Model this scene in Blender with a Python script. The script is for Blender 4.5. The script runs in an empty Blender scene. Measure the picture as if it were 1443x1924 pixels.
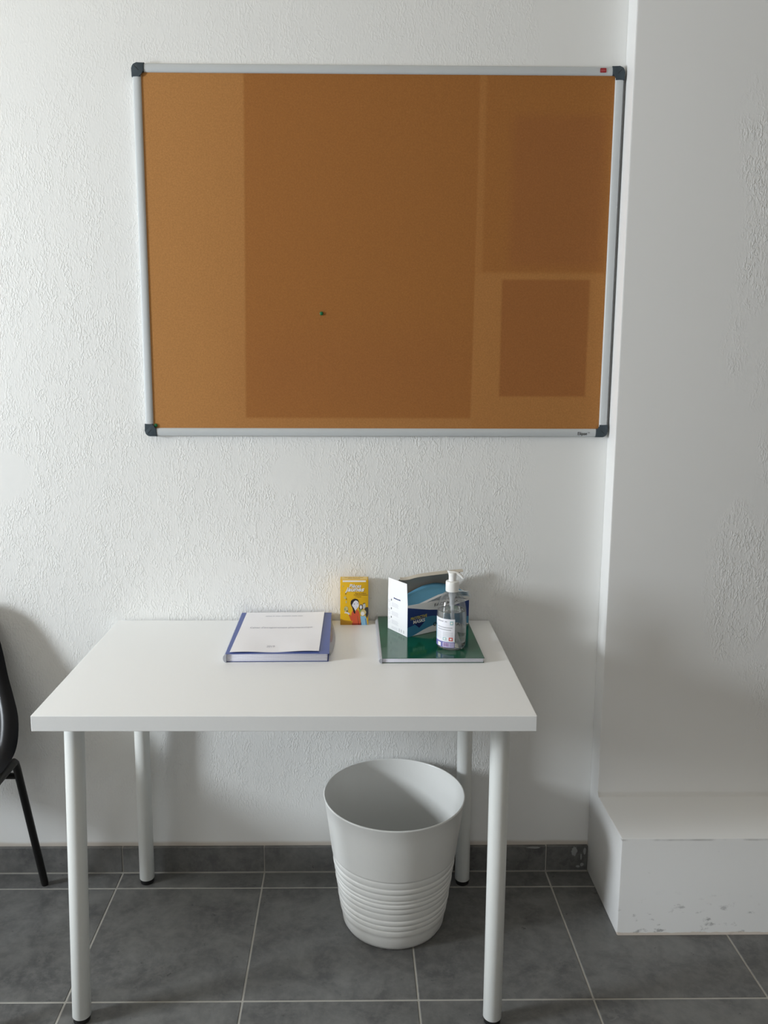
import bpy, bmesh, math, random
import numpy as np
from mathutils import Vector, Matrix

random.seed(4)
scn = bpy.context.scene
col = scn.collection
PI = math.pi

# ------------------------------------------------------------------ camera
cam_d = bpy.data.cameras.new('camera')
cam_d.sensor_width = 36.0
cam_d.lens = 1549.916 / 1924.0 * 36.0
cam_d.shift_x = 39.253 / 1924.0
cam_d.shift_y = -43.819 / 1924.0
cam_d.clip_start = 0.02
cam = bpy.data.objects.new('camera', cam_d)
col.objects.link(cam)
_p, _y, _r = -0.15510, -0.01258, -0.00321
RX = Matrix.Rotation(_p, 3, 'X'); RZ = Matrix.Rotation(_y, 3, 'Z'); RY = Matrix.Rotation(_r, 3, 'Y')
Rw = RZ @ RX @ RY
right, fwd, up = Rw @ Vector((1, 0, 0)), Rw @ Vector((0, 1, 0)), Rw @ Vector((0, 0, 1))
M4 = Matrix((right, up, -fwd)).transposed().to_4x4()
M4.translation = Vector((0.62826, -2.14379, 1.42828))
cam.matrix_world = M4
scn.camera = cam

# ------------------------------------------------------------------ world, window daylight, exposure
world = bpy.data.worlds.new('daylight_sky')
scn.world = world
world.use_nodes = True
_bg = world.node_tree.nodes['Background']
_bg.inputs[0].default_value = (0.75, 0.86, 1.0, 1)
_bg.inputs[1].default_value = 1.0

WX = -2.55                      # inner face of the left wall
FY = -4.1                       # inner face of the wall behind the camera
UP_Y, UP_Z = (-1.66, -1.08), (1.18, 1.98)     # upper sash of window_1
LO_Y, LO_Z = (-1.66, -1.08), (0.40, 1.12)     # lower sash, looks on darker ground
W2_X, W2_Z = (-0.6, 1.5), (0.95, 2.15)        # added_fill_window, added behind the camera as weak fill


def window_light(name, loc, size, aim, watts, colour):
    """Area light standing in a window opening"""
    d = bpy.data.lights.new(name, 'AREA')
    d.shape = 'RECTANGLE'
    d.size, d.size_y = size
    d.energy = watts
    d.color = colour
    o = bpy.data.objects.new(name, d)
    col.objects.link(o)
    o.location = loc
    o.rotation_euler = Vector(aim).to_track_quat('-Z', 'Z').to_euler()


mid = lambda r: (r[0] + r[1]) / 2
wid = lambda r: r[1] - r[0]
window_light('window_daylight', (WX - 0.13, mid(UP_Y), mid(UP_Z)), (wid(UP_Y), wid(UP_Z)), (1, 0, 0), 148.0, (0.885, 0.94, 1.0))
window_light('window_ground_light', (WX - 0.13, mid(LO_Y), mid(LO_Z)), (wid(LO_Y), wid(LO_Z)), (1, 0, 0), 14.0, (0.95, 0.97, 1.0))
window_light('added_rear_fill', (mid(W2_X), FY - 0.13, mid(W2_Z)), (wid(W2_X), wid(W2_Z)), (0, 1, 0), 8.0, (1.0, 0.93, 0.84))  # weak warm fill, added to lift the ambient light

scn.view_settings.view_transform = 'Standard'
scn.view_settings.look = 'None'
scn.view_settings.gamma = 1.0
scn.view_settings.use_curve_mapping = False
scn.view_settings.exposure = 0.13


# ------------------------------------------------------------------ material helpers
def s2l(c):
    return tuple(((v / 255) / 12.92 if v / 255 <= 0.04045 else ((v / 255 + 0.055) / 1.055) ** 2.4) for v in c)


class NT:
    def __init__(self, name):
        self.m = bpy.data.materials.new(name)
        self.m.use_nodes = True
        self.t = self.m.node_tree
        self.b = self.t.nodes['Principled BSDF']
        self.out = self.t.nodes['Material Output']
        self.pos = None

    def n(self, kind, **kw):
        x = self.t.nodes.new(kind)
        for k, v in kw.items():
            setattr(x, k, v)
        return x

    def link(self, a, b):
        self.t.links.new(a, b)

    def put(self, sock, v):
        if hasattr(v, 'is_linked'):
            self.link(v, sock)
        else:
            if isinstance(v, tuple) and len(v) == 3 and sock.type == 'RGBA':
                v = v + (1,)
            sock.default_value = v

    def P(self):
        if self.pos is None:
            g = self.n('ShaderNodeNewGeometry')
            s = self.n('ShaderNodeSeparateXYZ')
            self.link(g.outputs['Position'], s.inputs[0])
            self.pos = (g.outputs['Position'], s.outputs[0], s.outputs[1], s.outputs[2])
        return self.pos

    def math(self, op, a, b=0.0, c=None, clamp=False):
        x = self.n('ShaderNodeMath', operation=op)
        x.use_clamp = clamp
        self.put(x.inputs[0], a)
        self.put(x.inputs[1], b)
        if c is not None:
            self.put(x.inputs[2], c)
        return x.outputs[0]

    def step(self, v, a, b, lo=0.0, hi=1.0):
        x = self.n('ShaderNodeMapRange', interpolation_type='SMOOTHSTEP')
        self.put(x.inputs['Value'], v)
        for k, q in (('From Min', a), ('From Max', b), ('To Min', lo), ('To Max', hi)):
            x.inputs[k].default_value = q
        return x.outputs['Result']

    def mapping(self, scale, loc=(0, 0, 0)):
        x = self.n('ShaderNodeMapping')
        self.link(self.P()[0], x.inputs['Vector'])
        x.inputs['Scale'].default_value = scale
        x.inputs['Location'].default_value = loc
        return x.outputs[0]

    def noise(self, vec, scale, detail=2.0, rough=0.5, dist=0.0, fac=True):
        x = self.n('ShaderNodeTexNoise')
        if vec is not None:
            self.link(vec, x.inputs['Vector'])
        x.inputs['Scale'].default_value = scale
        x.inputs['Detail'].default_value = detail
        x.inputs['Roughness'].default_value = rough
        x.inputs['Distortion'].default_value = dist
        return x.outputs['Fac'] if fac else x.outputs['Color']

    def mix(self, fac, a, b, blend='MIX'):
        x = self.n('ShaderNodeMix', data_type='RGBA', blend_type=blend)
        self.put(x.inputs[0], fac)
        self.put(x.inputs[6], a)
        self.put(x.inputs[7], b)
        return x.outputs[2]

    def bump(self, h, dist, strength=1.0):
        x = self.n('ShaderNodeBump')
        x.inputs['Strength'].default_value = strength
        x.inputs['Distance'].default_value = dist
        self.link(h, x.inputs['Height'])
        self.link(x.outputs[0], self.b.inputs['Normal'])

    def set(self, **kw):
        for k, v in kw.items():
            self.put(self.b.inputs[k.replace('_', ' ')], v)
        return self


def plain(name, rgb, rough=0.5, spec=0.5, metal=0.0, grain=0.03, gscale=60.0):
    """Simple procedural material: a colour with a faint grain."""
    t = NT(name)
    c = s2l(rgb)
    f = t.noise(t.mapping((1, 1, 1)), gscale, 3.0)
    dark = tuple(v * (1 - grain) for v in c)
    light = tuple(min(1, v * (1 + grain)) for v in c)
    t.set(Base_Color=t.mix(f, dark, light), Roughness=rough, Metallic=metal, Specular_IOR_Level=spec)
    return t.m


def plaster(name, rgb, mode):
    """Painted crinkled plaster. mode: 'back', 'pillar' or 'plain' says where the crinkle lies."""
    t = NT(name)
    pos, X, Y, Z = t.P()
    big = t.noise(t.mapping((1.0, 1.0, 0.55)), 7.0, 2.0)
    worm = t.noise(t.mapping((1.0, 1.0, 0.50)), 225.0, 1.2, 0.45, 0.6)
    crest = t.step(worm, 0.44, 0.62)
    worm2 = t.noise(t.mapping((1.0, 1.0, 0.5), (3, 1, 2)), 42.0, 2.0, 0.5, 0.4)
    crest = t.math('MULTIPLY', crest, t.step(worm2, 0.36, 0.58, 0.20, 1.0))
    amount = t.step(big, 0.30, 0.60, 0.45, 1.0)
    if mode == 'back':
        wob = t.math('MULTIPLY_ADD', t.noise(t.mapping((1, 1, 1)), 9.0, 2.0), 0.10, -0.05)
        right = t.step(t.math('ADD', X, wob), 1.06, 1.13, 1.0, 0.0)
        low = t.step(t.math('ADD', Z, wob), 0.10, 0.32)
        high = t.step(Z, 1.55, 2.25, 1.0, 0.35)
        amount = t.math('MULTIPLY', amount, t.math('MULTIPLY', right, t.math('MULTIPLY', low, high)))
        for (cx, cz, r) in ((0.464, 1.132, 0.055), (-0.29, 1.12, 0.085)):
            dx = t.math('SUBTRACT', X, cx)
            dz = t.math('SUBTRACT', Z, cz)
            d = t.math('SQRT', t.math('ADD', t.math('MULTIPLY', dx, dx), t.math('MULTIPLY', dz, dz)))
            d = t.math('ADD', d, t.math('MULTIPLY', wob, 0.6))
            amount = t.math('MULTIPLY', amount, t.step(d, r * 0.75, r * 1.1))
        dist = 0.00062
    elif mode == 'pillar':
        wob = t.math('MULTIPLY_ADD', t.noise(t.mapping((1, 1, 0.4)), 9.0, 2.0), 0.12, -0.06)
        amount = t.math('MULTIPLY', t.step(t.math('ADD', X, wob), 1.545, 1.60), t.step(big, 0.40, 0.60))
        amount = t.math('MULTIPLY', amount, t.step(Z, 0.35, 0.6))
        dist = 0.0008
    else:
        amount = t.math('MULTIPLY', amount, 0.4)
        dist = 0.0015
    trowel = t.noise(t.mapping((1.0, 1.0, 0.25)), 14.0, 3.0)
    h = t.math('MULTIPLY_ADD', crest, amount, t.math('MULTIPLY', trowel, 0.35))
    t.bump(h, dist, 1.0)
    c = s2l(rgb)
    base = t.mix(t.noise(t.mapping((1, 1, 1)), 3.0, 3.0), tuple(v * 0.975 for v in c), c)
    if mode == 'back':
        # faint scuffs and pale brown edge above the skirting
        sc = t.step(t.noise(t.mapping((1, 1, 1.4)), 26.0, 4.0, 0.7), 0.66, 0.78)
        scl = t.math('MULTIPLY', sc, t.step(Z, 0.42, 0.18))
        base = t.mix(t.math('MULTIPLY', scl, 0.30), base, s2l((150, 146, 142)))
        edge = t.math('MULTIPLY', t.step(t.math('ADD', Z, t.math('MULTIPLY', wob, 0.08)), 0.092, 0.082), 0.55)
        base = t.mix(edge, base, s2l((186, 168, 146)))
    if mode == 'pillar':
        sm = t.step(t.noise(t.mapping((1, 1, 1.7)), 26.0, 4.0, 0.6), 0.575, 0.70)
        low = t.math('MULTIPLY', t.step(Z, 0.13, 0.05), t.step(Y, -0.262, -0.272))
        base = t.mix(t.math('MULTIPLY', t.math('MULTIPLY', sm, low), 0.55), base, s2l((96, 96, 98)))
        rim = t.math('MULTIPLY', t.step(t.math('MULTIPLY_ADD', t.noise(t.mapping((1, 1, 1)), 40.0, 3.0), 0.008, Z), 0.0135, 0.0095), t.step(Y, -0.262, -0.272))
        base = t.mix(t.math('MULTIPLY', rim, 0.7), base, s2l((206, 190, 172)))
        lip = t.math('MULTIPLY', t.math('MULTIPLY', t.step(Z, 0.2555, 0.2585), t.math('MULTIPLY', t.step(Z, 0.2620, 0.2600), t.step(Y, -0.262, -0.272))), t.step(t.noise(t.mapping((1, 1, 1)), 11.0, 3.0), 0.42, 0.60))
        base = t.mix(t.math('MULTIPLY', lip, 0.45), base, s2l((120, 116, 112)))
        sm2 = t.step(t.noise(t.mapping((1, 1, 1.5), (5, 2, 1)), 18.0, 4.0, 0.65), 0.68, 0.78)
        ledge = t.step(Z, 0.30, 0.26)
        base = t.mix(t.math('MULTIPLY', t.math('MULTIPLY', sm2, ledge), 0.22), base, s2l((110, 108, 106)))
    t.set(Base_Color=base, Roughness=0.62, Specular_IOR_Level=0.35)
    return t.m


def tile_material():
    t = NT('slate_grey_tile')
    oi = t.n('ShaderNodeObjectInfo')
    pos = t.P()[0]
    va = t.n('ShaderNodeVectorMath', operation='ADD')
    t.link(pos, va.inputs[0])
    vm = t.n('ShaderNodeVectorMath', operation='SCALE')
    cv = t.n('ShaderNodeCombineXYZ')
    t.link(oi.outputs['Random'], cv.inputs[0])
    t.link(oi.outputs['Random'], cv.inputs[1])
    t.link(cv.outputs[0], vm.inputs[0])
    vm.inputs['Scale'].default_value = 37.0
    t.link(vm.outputs[0], va.inputs[1])
    v = va.outputs[0]
    cloud = t.noise(v, 9.0, 6.0, 0.66, 0.5)
    fine = t.noise(v, 45.0, 5.0, 0.7)
    c = t.mix(t.step(cloud, 0.28, 0.74), s2l((84, 84, 84)), s2l((119, 119, 117)))
    c = t.mix(t.math('MULTIPLY', t.step(fine, 0.42, 0.64), 0.42), c, s2l((126, 125, 122)))
    pit = t.step(t.noise(v, 48.0, 4.0, 0.65), 0.645, 0.73)
    c = t.mix(t.math('MULTIPLY', pit, 0.6), c, s2l((44, 44, 45)))
    fleck = t.step(t.noise(v, 30.0, 5.0, 0.75, 0.5), 0.62, 0.76)
    c = t.mix(t.math('MULTIPLY', fleck, 0.35), c, s2l((140, 140, 140)))
    t.set(Base_Color=c, Roughness=t.step(fine, 0.2, 0.8, 0.30, 0.46), Specular_IOR_Level=0.5)
    t.bump(t.math('ADD', cloud, t.math('MULTIPLY', fine, 0.25)), 0.0012, 0.6)
    return t.m


def cork_material():
    t = NT('cork')
    pos, X, Y, Z = t.P()

    def rect(x0, x1, z0, z1, s=0.004, wob=None):
        xx = X if wob is None else t.math('ADD', X, wob)
        a = t.math('MULTIPLY', t.step(xx, x0 - s, x0 + s), t.step(xx, x1 - s, x1 + s, 1, 0))
        b = t.math('MULTIPLY', t.step(Z, z0 - s, z0 + s), t.step(Z, z1 - s, z1 + s, 1, 0))
        return t.math('MULTIPLY', a, b)

    g1 = t.noise(t.mapping((1, 1, 1)), 240.0, 3.0, 0.65)
    g2 = t.noise(t.mapping((1, 1, 0.6), (4, 0, 1)), 620.0, 2.0, 0.6)
    faded = s2l((186, 132, 76))
    mid = s2l((177, 120, 65))
    fresh = s2l((166, 109, 55))
    red = s2l((156, 98, 56))
    wob = t.math('MULTIPLY_ADD', Z, 0.0187, -0.031)        # posters hung a little off plumb
    c = t.mix(t.step(X, 0.16, 0.36, 0.0, 0.25), faded, mid)
    c = t.mix(rect(0.357, 0.936, 1.2795, 2.2, 0.004, t.math('MULTIPLY', wob, -0.6)), c, fresh)
    c = t.mix(t.math('MULTIPLY', rect(0.357, 0.936, 1.2795, 1.50, 0.10), 0.30), c, red)
    c = t.mix(rect(0.936, 1.4, 1.2, 1.6415, 0.004), c, t.mix(0.65, faded, mid))
    c = t.mix(rect(0.936, 1.4, 1.6415, 2.2, 0.005), c, mid)
    c = t.mix(t.math('MULTIPLY', rect(0.953, 1.262, 1.647, 2.2, 0.006), 0.9), c, fresh)
    c = t.mix(t.math('MULTIPLY', rect(1.02, 1.25, 1.66, 2.02, 0.02), 0.55), c, red)
    c = t.mix(rect(1.004, 1.226, 1.336, 1.629, 0.004), c, t.mix(0.5, fresh, red))
    c = t.mix(t.step(g1, 0.30, 0.75), t.mix(0.22, c, s2l((92, 56, 26)), 'MIX'), c)
    c = t.mix(t.math('MULTIPLY', t.step(g2, 0.60, 0.75), 0.22), c, s2l((222, 178, 122)))
    c = t.mix(t.math('MULTIPLY', t.step(g2, 0.40, 0.28), 0.25), c, s2l((80, 46, 20)))
    t.set(Base_Color=c, Roughness=0.85, Specular_IOR_Level=0.25)
    t.bump(t.math('ADD', g1, t.math('MULTIPLY', g2, 0.5)), 0.0006, 0.5)
    return t.m


def pages_material(name, axis_scale, ink):
    t = NT(name)
    pos, X, Y, Z = t.P()
    w = t.math('SINE', t.math('MULTIPLY', Z, 2 * PI / 0.0021))
    w2 = t.math('SINE', t.math('MULTIPLY', X, 2 * PI / 0.0040))
    f = t.math('ADD', t.step(w, 0.2, 1.0, 0, 0.5), t.step(w2, 0.3, 1.0, 0, 0.3))
    f = t.math('ADD', f, t.math('MULTIPLY', t.noise(t.mapping((1, 1, 30)), 30.0, 3.0), 0.25))
    t.set(Base_Color=t.mix(f, s2l((236, 235, 240)), s2l(ink)), Roughness=0.8)
    return t.m


def clear_film(name, tint=(1, 1, 1), gloss=0.10, rough=0.08, milky=0.0):
    """Thin clear plastic: mostly transparent, with a Fresnel gloss."""
    t = NT(name)
    t.t.nodes.remove(t.b)
    tr = t.n('ShaderNodeBsdfTransparent')
    tr.inputs[0].default_value = tint + (1,)
    gl = t.n('ShaderNodeBsdfGlossy')
    gl.inputs['Roughness'].default_value = rough
    lw = t.n('ShaderNodeLayerWeight')
    lw.inputs['Blend'].default_value = 0.35
    fac = t.math('MULTIPLY_ADD', lw.outputs['Fresnel'], 0.5, gloss * 0.3, clamp=True)
    mx = t.n('ShaderNodeMixShader')
    t.link(fac, mx.inputs[0])
    t.link(tr.outputs[0], mx.inputs[1])
    t.link(gl.outputs[0], mx.inputs[2])
    last = mx.outputs[0]
    if milky:
        df = t.n('ShaderNodeBsdfDiffuse')
        df.inputs[0].default_value = (0.85, 0.86, 0.88, 1)
        m2 = t.n('ShaderNodeMixShader')
        m2.inputs[0].default_value = milky
        t.link(last, m2.inputs[1])
        t.link(df.outputs[0], m2.inputs[2])
        last = m2.outputs[0]
    t.link(last, t.out.inputs['Surface'])
    return t.m


def glass(name, ior, tint=(1, 1, 1), rough=0.0):
    t = NT(name)
    t.set(Base_Color=tint, Roughness=rough, IOR=ior, Transmission_Weight=1.0)
    return t.m


M = {
    'wall': plaster('white_crinkled_plaster', (238, 238, 236), 'back'),
    'pillar': plaster('white_smooth_plaster', (238, 238, 237), 'pillar'),
    'room': plaster('warm_white_paint', (234, 218, 196), 'plain'),
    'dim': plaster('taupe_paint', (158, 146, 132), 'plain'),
    'ceiling': plaster('white_ceiling_paint', (248, 237, 219), 'plain'),
    'grout': plain('pale_grout', (176, 173, 166), 0.9, 0.2, 0, 0.12, 40),
    'tile': tile_material(),
    'frame_white': plain('white_window_paint', (240, 240, 240), 0.4),
    'laminate': plain('white_laminate', (243, 244, 244), 0.38, 0.45, 0, 0.008, 200),
    'edge_band': plain('white_edge_band', (232, 231, 229), 0.45, 0.4, 0, 0.008, 200),
    'leg_white': plain('white_powder_coat', (232, 234, 231), 0.35, 0.5, 0, 0.01, 300),
    'black_plastic': plain('black_plastic', (22, 22, 23), 0.5),
    'black_metal': plain('black_painted_tube', (14, 13, 13), 0.42, 0.4),
    'shell': plain('blue_black_plastic', (13, 14, 19), 0.30, 0.22, 0, 0.06, 500),
    'bin': plain('pale_grey_plastic', (236, 236, 233), 0.30, 0.5, 0, 0.01, 80),
    'cork': cork_material(),
    'alu': plain('satin_aluminium', (200, 204, 206), 0.55, 0.4, 0.1, 0.03, 20),
    'seam_shade': plain('frame_seam_shade', (36, 37, 40), 0.6),
    'cap': plain('slate_blue_plastic', (52, 64, 72), 0.5),
    'cap_line': plain('dark_mould_mark', (24, 29, 34), 0.6),
    'badge': plain('red_badge', (165, 40, 48), 0.4),
    'badge_text': plain('pale_red_print', (214, 120, 122), 0.5),
    'ink': plain('black_ink', (34, 34, 36), 0.6),
    'ink_grey': plain('grey_ink', (188, 188, 196), 0.8),
    'ink_light': plain('light_grey_ink', (212, 213, 220), 0.8),
    'pin': plain('green_plastic', (8, 104, 58), 0.3),
    'pin_metal': plain('steel', (190, 190, 190), 0.3, 0.5, 1.0),
    'blue_cover': plain('blue_cover', (78, 96, 164), 0.4, 0.5, 0, 0.05, 20),
    'green_cover': plain('green_glossy_cover', (8, 84, 58), 0.12, 0.6, 0, 0.06, 12),
    'pages': pages_material('squared_paper_edges', 1, (206, 205, 222)),
    'paper': plain('white_paper', (250, 249, 253), 0.7, 0.4, 0, 0.008, 30),
    'film': clear_film('clear_cover_film', (0.93, 0.94, 0.97), 0.15, 0.12, 0.18),
    'film_grey': plain('grey_plastic_spine', (172, 174, 182), 0.3),
    'yellow': plain('yellow_card', (228, 178, 22), 0.45, 0.4, 0, 0.04, 30),
    'yellow_edge': plain('pale_yellow_card', (240, 205, 120), 0.5),
    'ochre': plain('ochre_print', (186, 134, 18), 0.5),
    'brown_ink': plain('brown_print', (116, 82, 14), 0.6),
    'title_white': plain('white_print', (244, 240, 236), 0.5),
    'title_shadow': plain('grey_brown_print', (118, 102, 84), 0.6),
    'hair': plain('black_hair_print', (32, 22, 24), 0.6),
    'skin': plain('pale_skin_print', (226, 224, 228), 0.6),
    'dress': plain('orange_red_print', (206, 84, 48), 0.6),
    'dress_dark': plain('dark_red_print', (160, 52, 30), 0.6),
    'sky_print': plain('light_blue_print', (134, 182, 210), 0.6),
    'navy_line': plain('navy_print', (40, 60, 110), 0.6),
    'coat': plain('charcoal_print', (52, 50, 52), 0.6),
    'blond': plain('blond_print', (206, 186, 132), 0.6),
    'greenish': plain('green_print', (128, 150, 82), 0.6),
    'greyface': plain('grey_print', (186, 184, 180), 0.6),
    'house': plain('beige_print', (204, 190, 134), 0.6),
    'card_white': plain('white_card', (240, 241, 244), 0.5, 0.4, 0, 0.008, 40),
    'card_grey': plain('grey_card_inside', (168, 164, 156), 0.75, 0.3, 0, 0.04, 60),
    'card_edge': plain('beige_card_edge', (216, 208, 194), 0.7),
    'navy': plain('dark_blue_print', (28, 58, 122), 0.4, 0.5, 0, 0.1, 25),
    'navy_deep': plain('deep_navy_print', (20, 34, 96), 0.4),
    'teal': plain('teal_blue_print', (64, 132, 170), 0.4, 0.5, 0, 0.08, 25),
    'yellow_ink': plain('yellow_ink', (222, 204, 60), 0.5),
    'mask_blue': plain('mask_blue_fabric', (104, 164, 198), 0.9, 0.1, 0, 0.05, 300),
    'mask_white': plain('mask_white_fabric', (228, 232, 236), 0.9, 0.1, 0, 0.03, 300),
    'mask_stripe': plain('mask_fold_blue', (58, 100, 164), 0.9, 0.1),
    'bottle': clear_film('clear_bottle_plastic', (0.95, 0.96, 0.97), 0.12, 0.05, 0.05),
    'gel': glass('clear_gel', 1.33, (0.98, 0.99, 1.0)),
    'tube': clear_film('milky_tube', (0.90, 0.93, 0.95), 0.2, 0.15, 0.42),
    'pump': plain('white_pump_plastic', (240, 240, 238), 0.32, 0.5, 0, 0.01, 100),
    'label_white': plain('white_label', (238, 238, 246), 0.45),
    'label_violet': plain('violet_label_band', (112, 112, 176), 0.45),
    'barcode_pale': plain('pale_violet_label', (214, 204, 234), 0.5),
    'barcode_purple': plain('purple_print', (120, 70, 140), 0.5),
    'hazard': plain('red_hazard_print', (206, 80, 76), 0.5),
    'aqua': plain('aqua_print', (150, 196, 200), 0.5),
    'smear': plain('pale_plaster_smear', (150, 152, 150), 0.9),
    'pane': clear_film('window_glass', (0.97, 0.98, 0.98), 0.05, 0.0),
}


# ------------------------------------------------------------------ geometry helpers
ORG = {}


def tag(o, label=None, cat=None, group=None, kind=None):
    for k, v in (('label', label), ('category', cat), ('group', group), ('kind', kind)):
        if v:
            o[k] = v
    return o


def thing(name, label, cat, loc, group=None):
    o = bpy.data.objects.new(name, None)
    o.empty_display_size = 0.05
    col.objects.link(o)
    o.location = loc
    ORG[o.name] = Vector(loc)
    return tag(o, label, cat, group)


def obj(name, bm, mats, parent=None, smooth=False, origin=None, auto=None):
    """Link a bmesh built in room coordinates as ONE mesh object (under its thing when PARENT is given)."""
    if parent is not None:
        org = ORG[parent.name]
    else:
        org = Vector(origin) if origin else Vector((0, 0, 0))
    bmesh.ops.translate(bm, verts=bm.verts, vec=-org)
    bmesh.ops.recalc_face_normals(bm, faces=bm.faces) if getattr(bm, 'fix', True) else None
    me = bpy.data.meshes.new(name)
    bm.to_mesh(me)
    bm.free()
    if not isinstance(mats, (list, tuple)):
        mats = [mats]
    for m in mats:
        me.materials.append(M[m])
    if smooth or auto:
        for p in me.polygons:
            p.use_smooth = True
        if auto:
            me.set_sharp_from_angle(angle=math.radians(auto))
    o = bpy.data.objects.new(name, me)
    col.objects.link(o)
    if parent is not None:
        o.parent = parent
    else:
        o.location = org
    ORG[o.name] = org
    return o


def box(bm, x0, x1, y0, y1, z0, z1, bev=0.0, seg=2, mat=0, mtx=None):
    vs = [bm.verts.new((x, y, z)) for x in (x0, x1) for y in (y0, y1) for z in (z0, z1)]
    q = [(0, 1, 3, 2), (4, 6, 7, 5), (0, 4, 5, 1), (2, 3, 7, 6), (0, 2, 6, 4), (1, 5, 7, 3)]
    fs = [bm.faces.new([vs[i] for i in f]) for f in q]
    if bev:
        es = list({e for f in fs for e in f.edges})
        r = bmesh.ops.bevel(bm, geom=es, offset=bev, segments=seg, profile=0.5, affect='EDGES')
        fs = list({f for f in r['faces']} | {f for f in fs if f.is_valid})
        vs = list({v for f in fs for v in f.verts})
    for f in fs:
        f.material_index = mat
    if mtx is not None:
        bmesh.ops.transform(bm, matrix=mtx, verts=vs)
    return vs


def tube(bm, pts, radii, seg=20, caps=True, mat=0):
    """Round tube through points; radii one per point."""
    pts = [Vector(p) for p in pts]
    if not isinstance(radii, (list, tuple)):
        radii = [radii] * len(pts)
    rings = []
    n0 = None
    for i, p in enumerate(pts):
        d = (pts[min(i + 1, len(pts) - 1)] - pts[max(i - 1, 0)]).normalized()
        if n0 is None:
            n0 = d.orthogonal().normalized()
        n0 = (n0 - d * n0.dot(d)).normalized()
        b = d.cross(n0)
        rings.append([bm.verts.new(p + (n0 * math.cos(2 * PI * k / seg) + b * math.sin(2 * PI * k / seg)) * radii[i]) for k in range(seg)])
    for a, b in zip(rings, rings[1:]):
        for k in range(seg):
            f = bm.faces.new((a[k], a[(k + 1) % seg], b[(k + 1) % seg], b[k]))
            f.material_index = mat
    if caps:
        bm.faces.new(rings[0][::-1]).material_index = mat
        bm.faces.new(rings[-1]).material_index = mat
    return rings


def lathe(bm, cx, cy, prof, seg=64, close_ends=True, mat=0):
    """prof: list of (r, z)."""
    rings = []
    for r, z in prof:
        if r < 1e-6:
            rings.append([bm.verts.new((cx, cy, z))])
        else:
            rings.append([bm.verts.new((cx + r * math.cos(2 * PI * k / seg), cy + r * math.sin(2 * PI * k / seg), z)) for k in range(seg)])
    for a, b in zip(rings, rings[1:]):
        for k in range(seg):
            k2 = (k + 1) % seg
            if len(a) == 1 and len(b) == 1:
                continue
            if len(a) == 1:
                f = bm.faces.new((a[0], b[k2], b[k]))
            elif len(b) == 1:
                f = bm.faces.new((a[k], a[k2], b[0]))
            else:
                f = bm.faces.new((a[k], a[k2], b[k2], b[k]))
            f.material_index = mat
    return rings


def poly(bm, pts, mat=0, thick=0.0, nrm=None):
    vs = [bm.verts.new(p) for p in pts]
    f = bm.faces.new(vs)
    f.material_index = mat
    if thick:
        nrm = Vector(nrm).normalized()
        v2 = [bm.verts.new(Vector(p) + nrm * thick) for p in pts]
        g = bm.faces.new(v2)
        g.material_index = mat
        for i in range(len(vs)):
            j = (i + 1) % len(vs)
            bm.faces.new((vs[i], vs[j], v2[j], v2[i])).material_index = mat
    return f


def thicken(bm, t):
    """Give an open sheet a thickness T: a second layer below it and a rim between."""
    bmesh.ops.recalc_face_normals(bm, faces=bm.faces)
    bm.normal_update()
    faces = bm.faces[:]
    rim = [(e.verts[0], e.verts[1]) for e in bm.edges if len(e.link_faces) == 1]
    low = {v: bm.verts.new(v.co - v.normal * t) for v in bm.verts[:]}
    for f in faces:
        g = bm.faces.new([low[v] for v in reversed(f.verts)])
        g.material_index = f.material_index
    for a, c in rim:
        f = bm.faces.new((a, c, low[c], low[a]))
        f.material_index = a.link_faces[0].material_index


def prism(bm, pts2, axis, a0, a1, mat=0):
    """Extrude a 2-D outline along an axis ('x': pts are (y,z))."""
    def P(p, a):
        return {'x': (a, p[0], p[1]), 'y': (p[0], a, p[1]), 'z': (p[0], p[1], a)}[axis]
    A = [bm.verts.new(P(p, a0)) for p in pts2]
    B = [bm.verts.new(P(p, a1)) for p in pts2]
    bm.faces.new(A).material_index = mat
    bm.faces.new(B[::-1]).material_index = mat
    for i in range(len(A)):
        j = (i + 1) % len(A)
        bm.faces.new((A[i], B[i], B[j], A[j])).material_index = mat


def text_bm(bm, body, width, height, origin, ex, ey, en, mat=0, shear=0.0, thick=0.0001, bold=0.0, lift=0.0):
    """Flat lettering WIDTH x HEIGHT on the plane origin + ex*u + ey*v, raised a hair along en."""
    cu = bpy.data.curves.new('lettering', 'FONT')
    cu.body = body
    cu.size = 1.0
    cu.shear = shear
    cu.offset = bold
    cu.resolution_u = 3
    o = bpy.data.objects.new('lettering', cu)
    me = bpy.data.meshes.new_from_object(o)
    vs = np.array([v.co[:] for v in me.vertices])
    lo, hi = vs.min(0), vs.max(0)
    ex, ey, en = Vector(ex), Vector(ey), Vector(en)
    new = []
    for v in vs:
        u = (v[0] - lo[0]) / (hi[0] - lo[0]) * width
        w = (v[1] - lo[1]) / (hi[1] - lo[1]) * height
        new.append(bm.verts.new(Vector(origin) + ex * u + ey * w + en * (thick + lift)))
    for p in me.polygons:
        try:
            bm.faces.new([new[i] for i in p.vertices]).material_index = mat
        except ValueError:
            pass
    bpy.data.objects.remove(o)
    bpy.data.curves.remove(cu)
    bpy.data.meshes.remove(me)


def nb():
    return bmesh.new()


def print_bm():
    b = bmesh.new()
    return b


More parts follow.
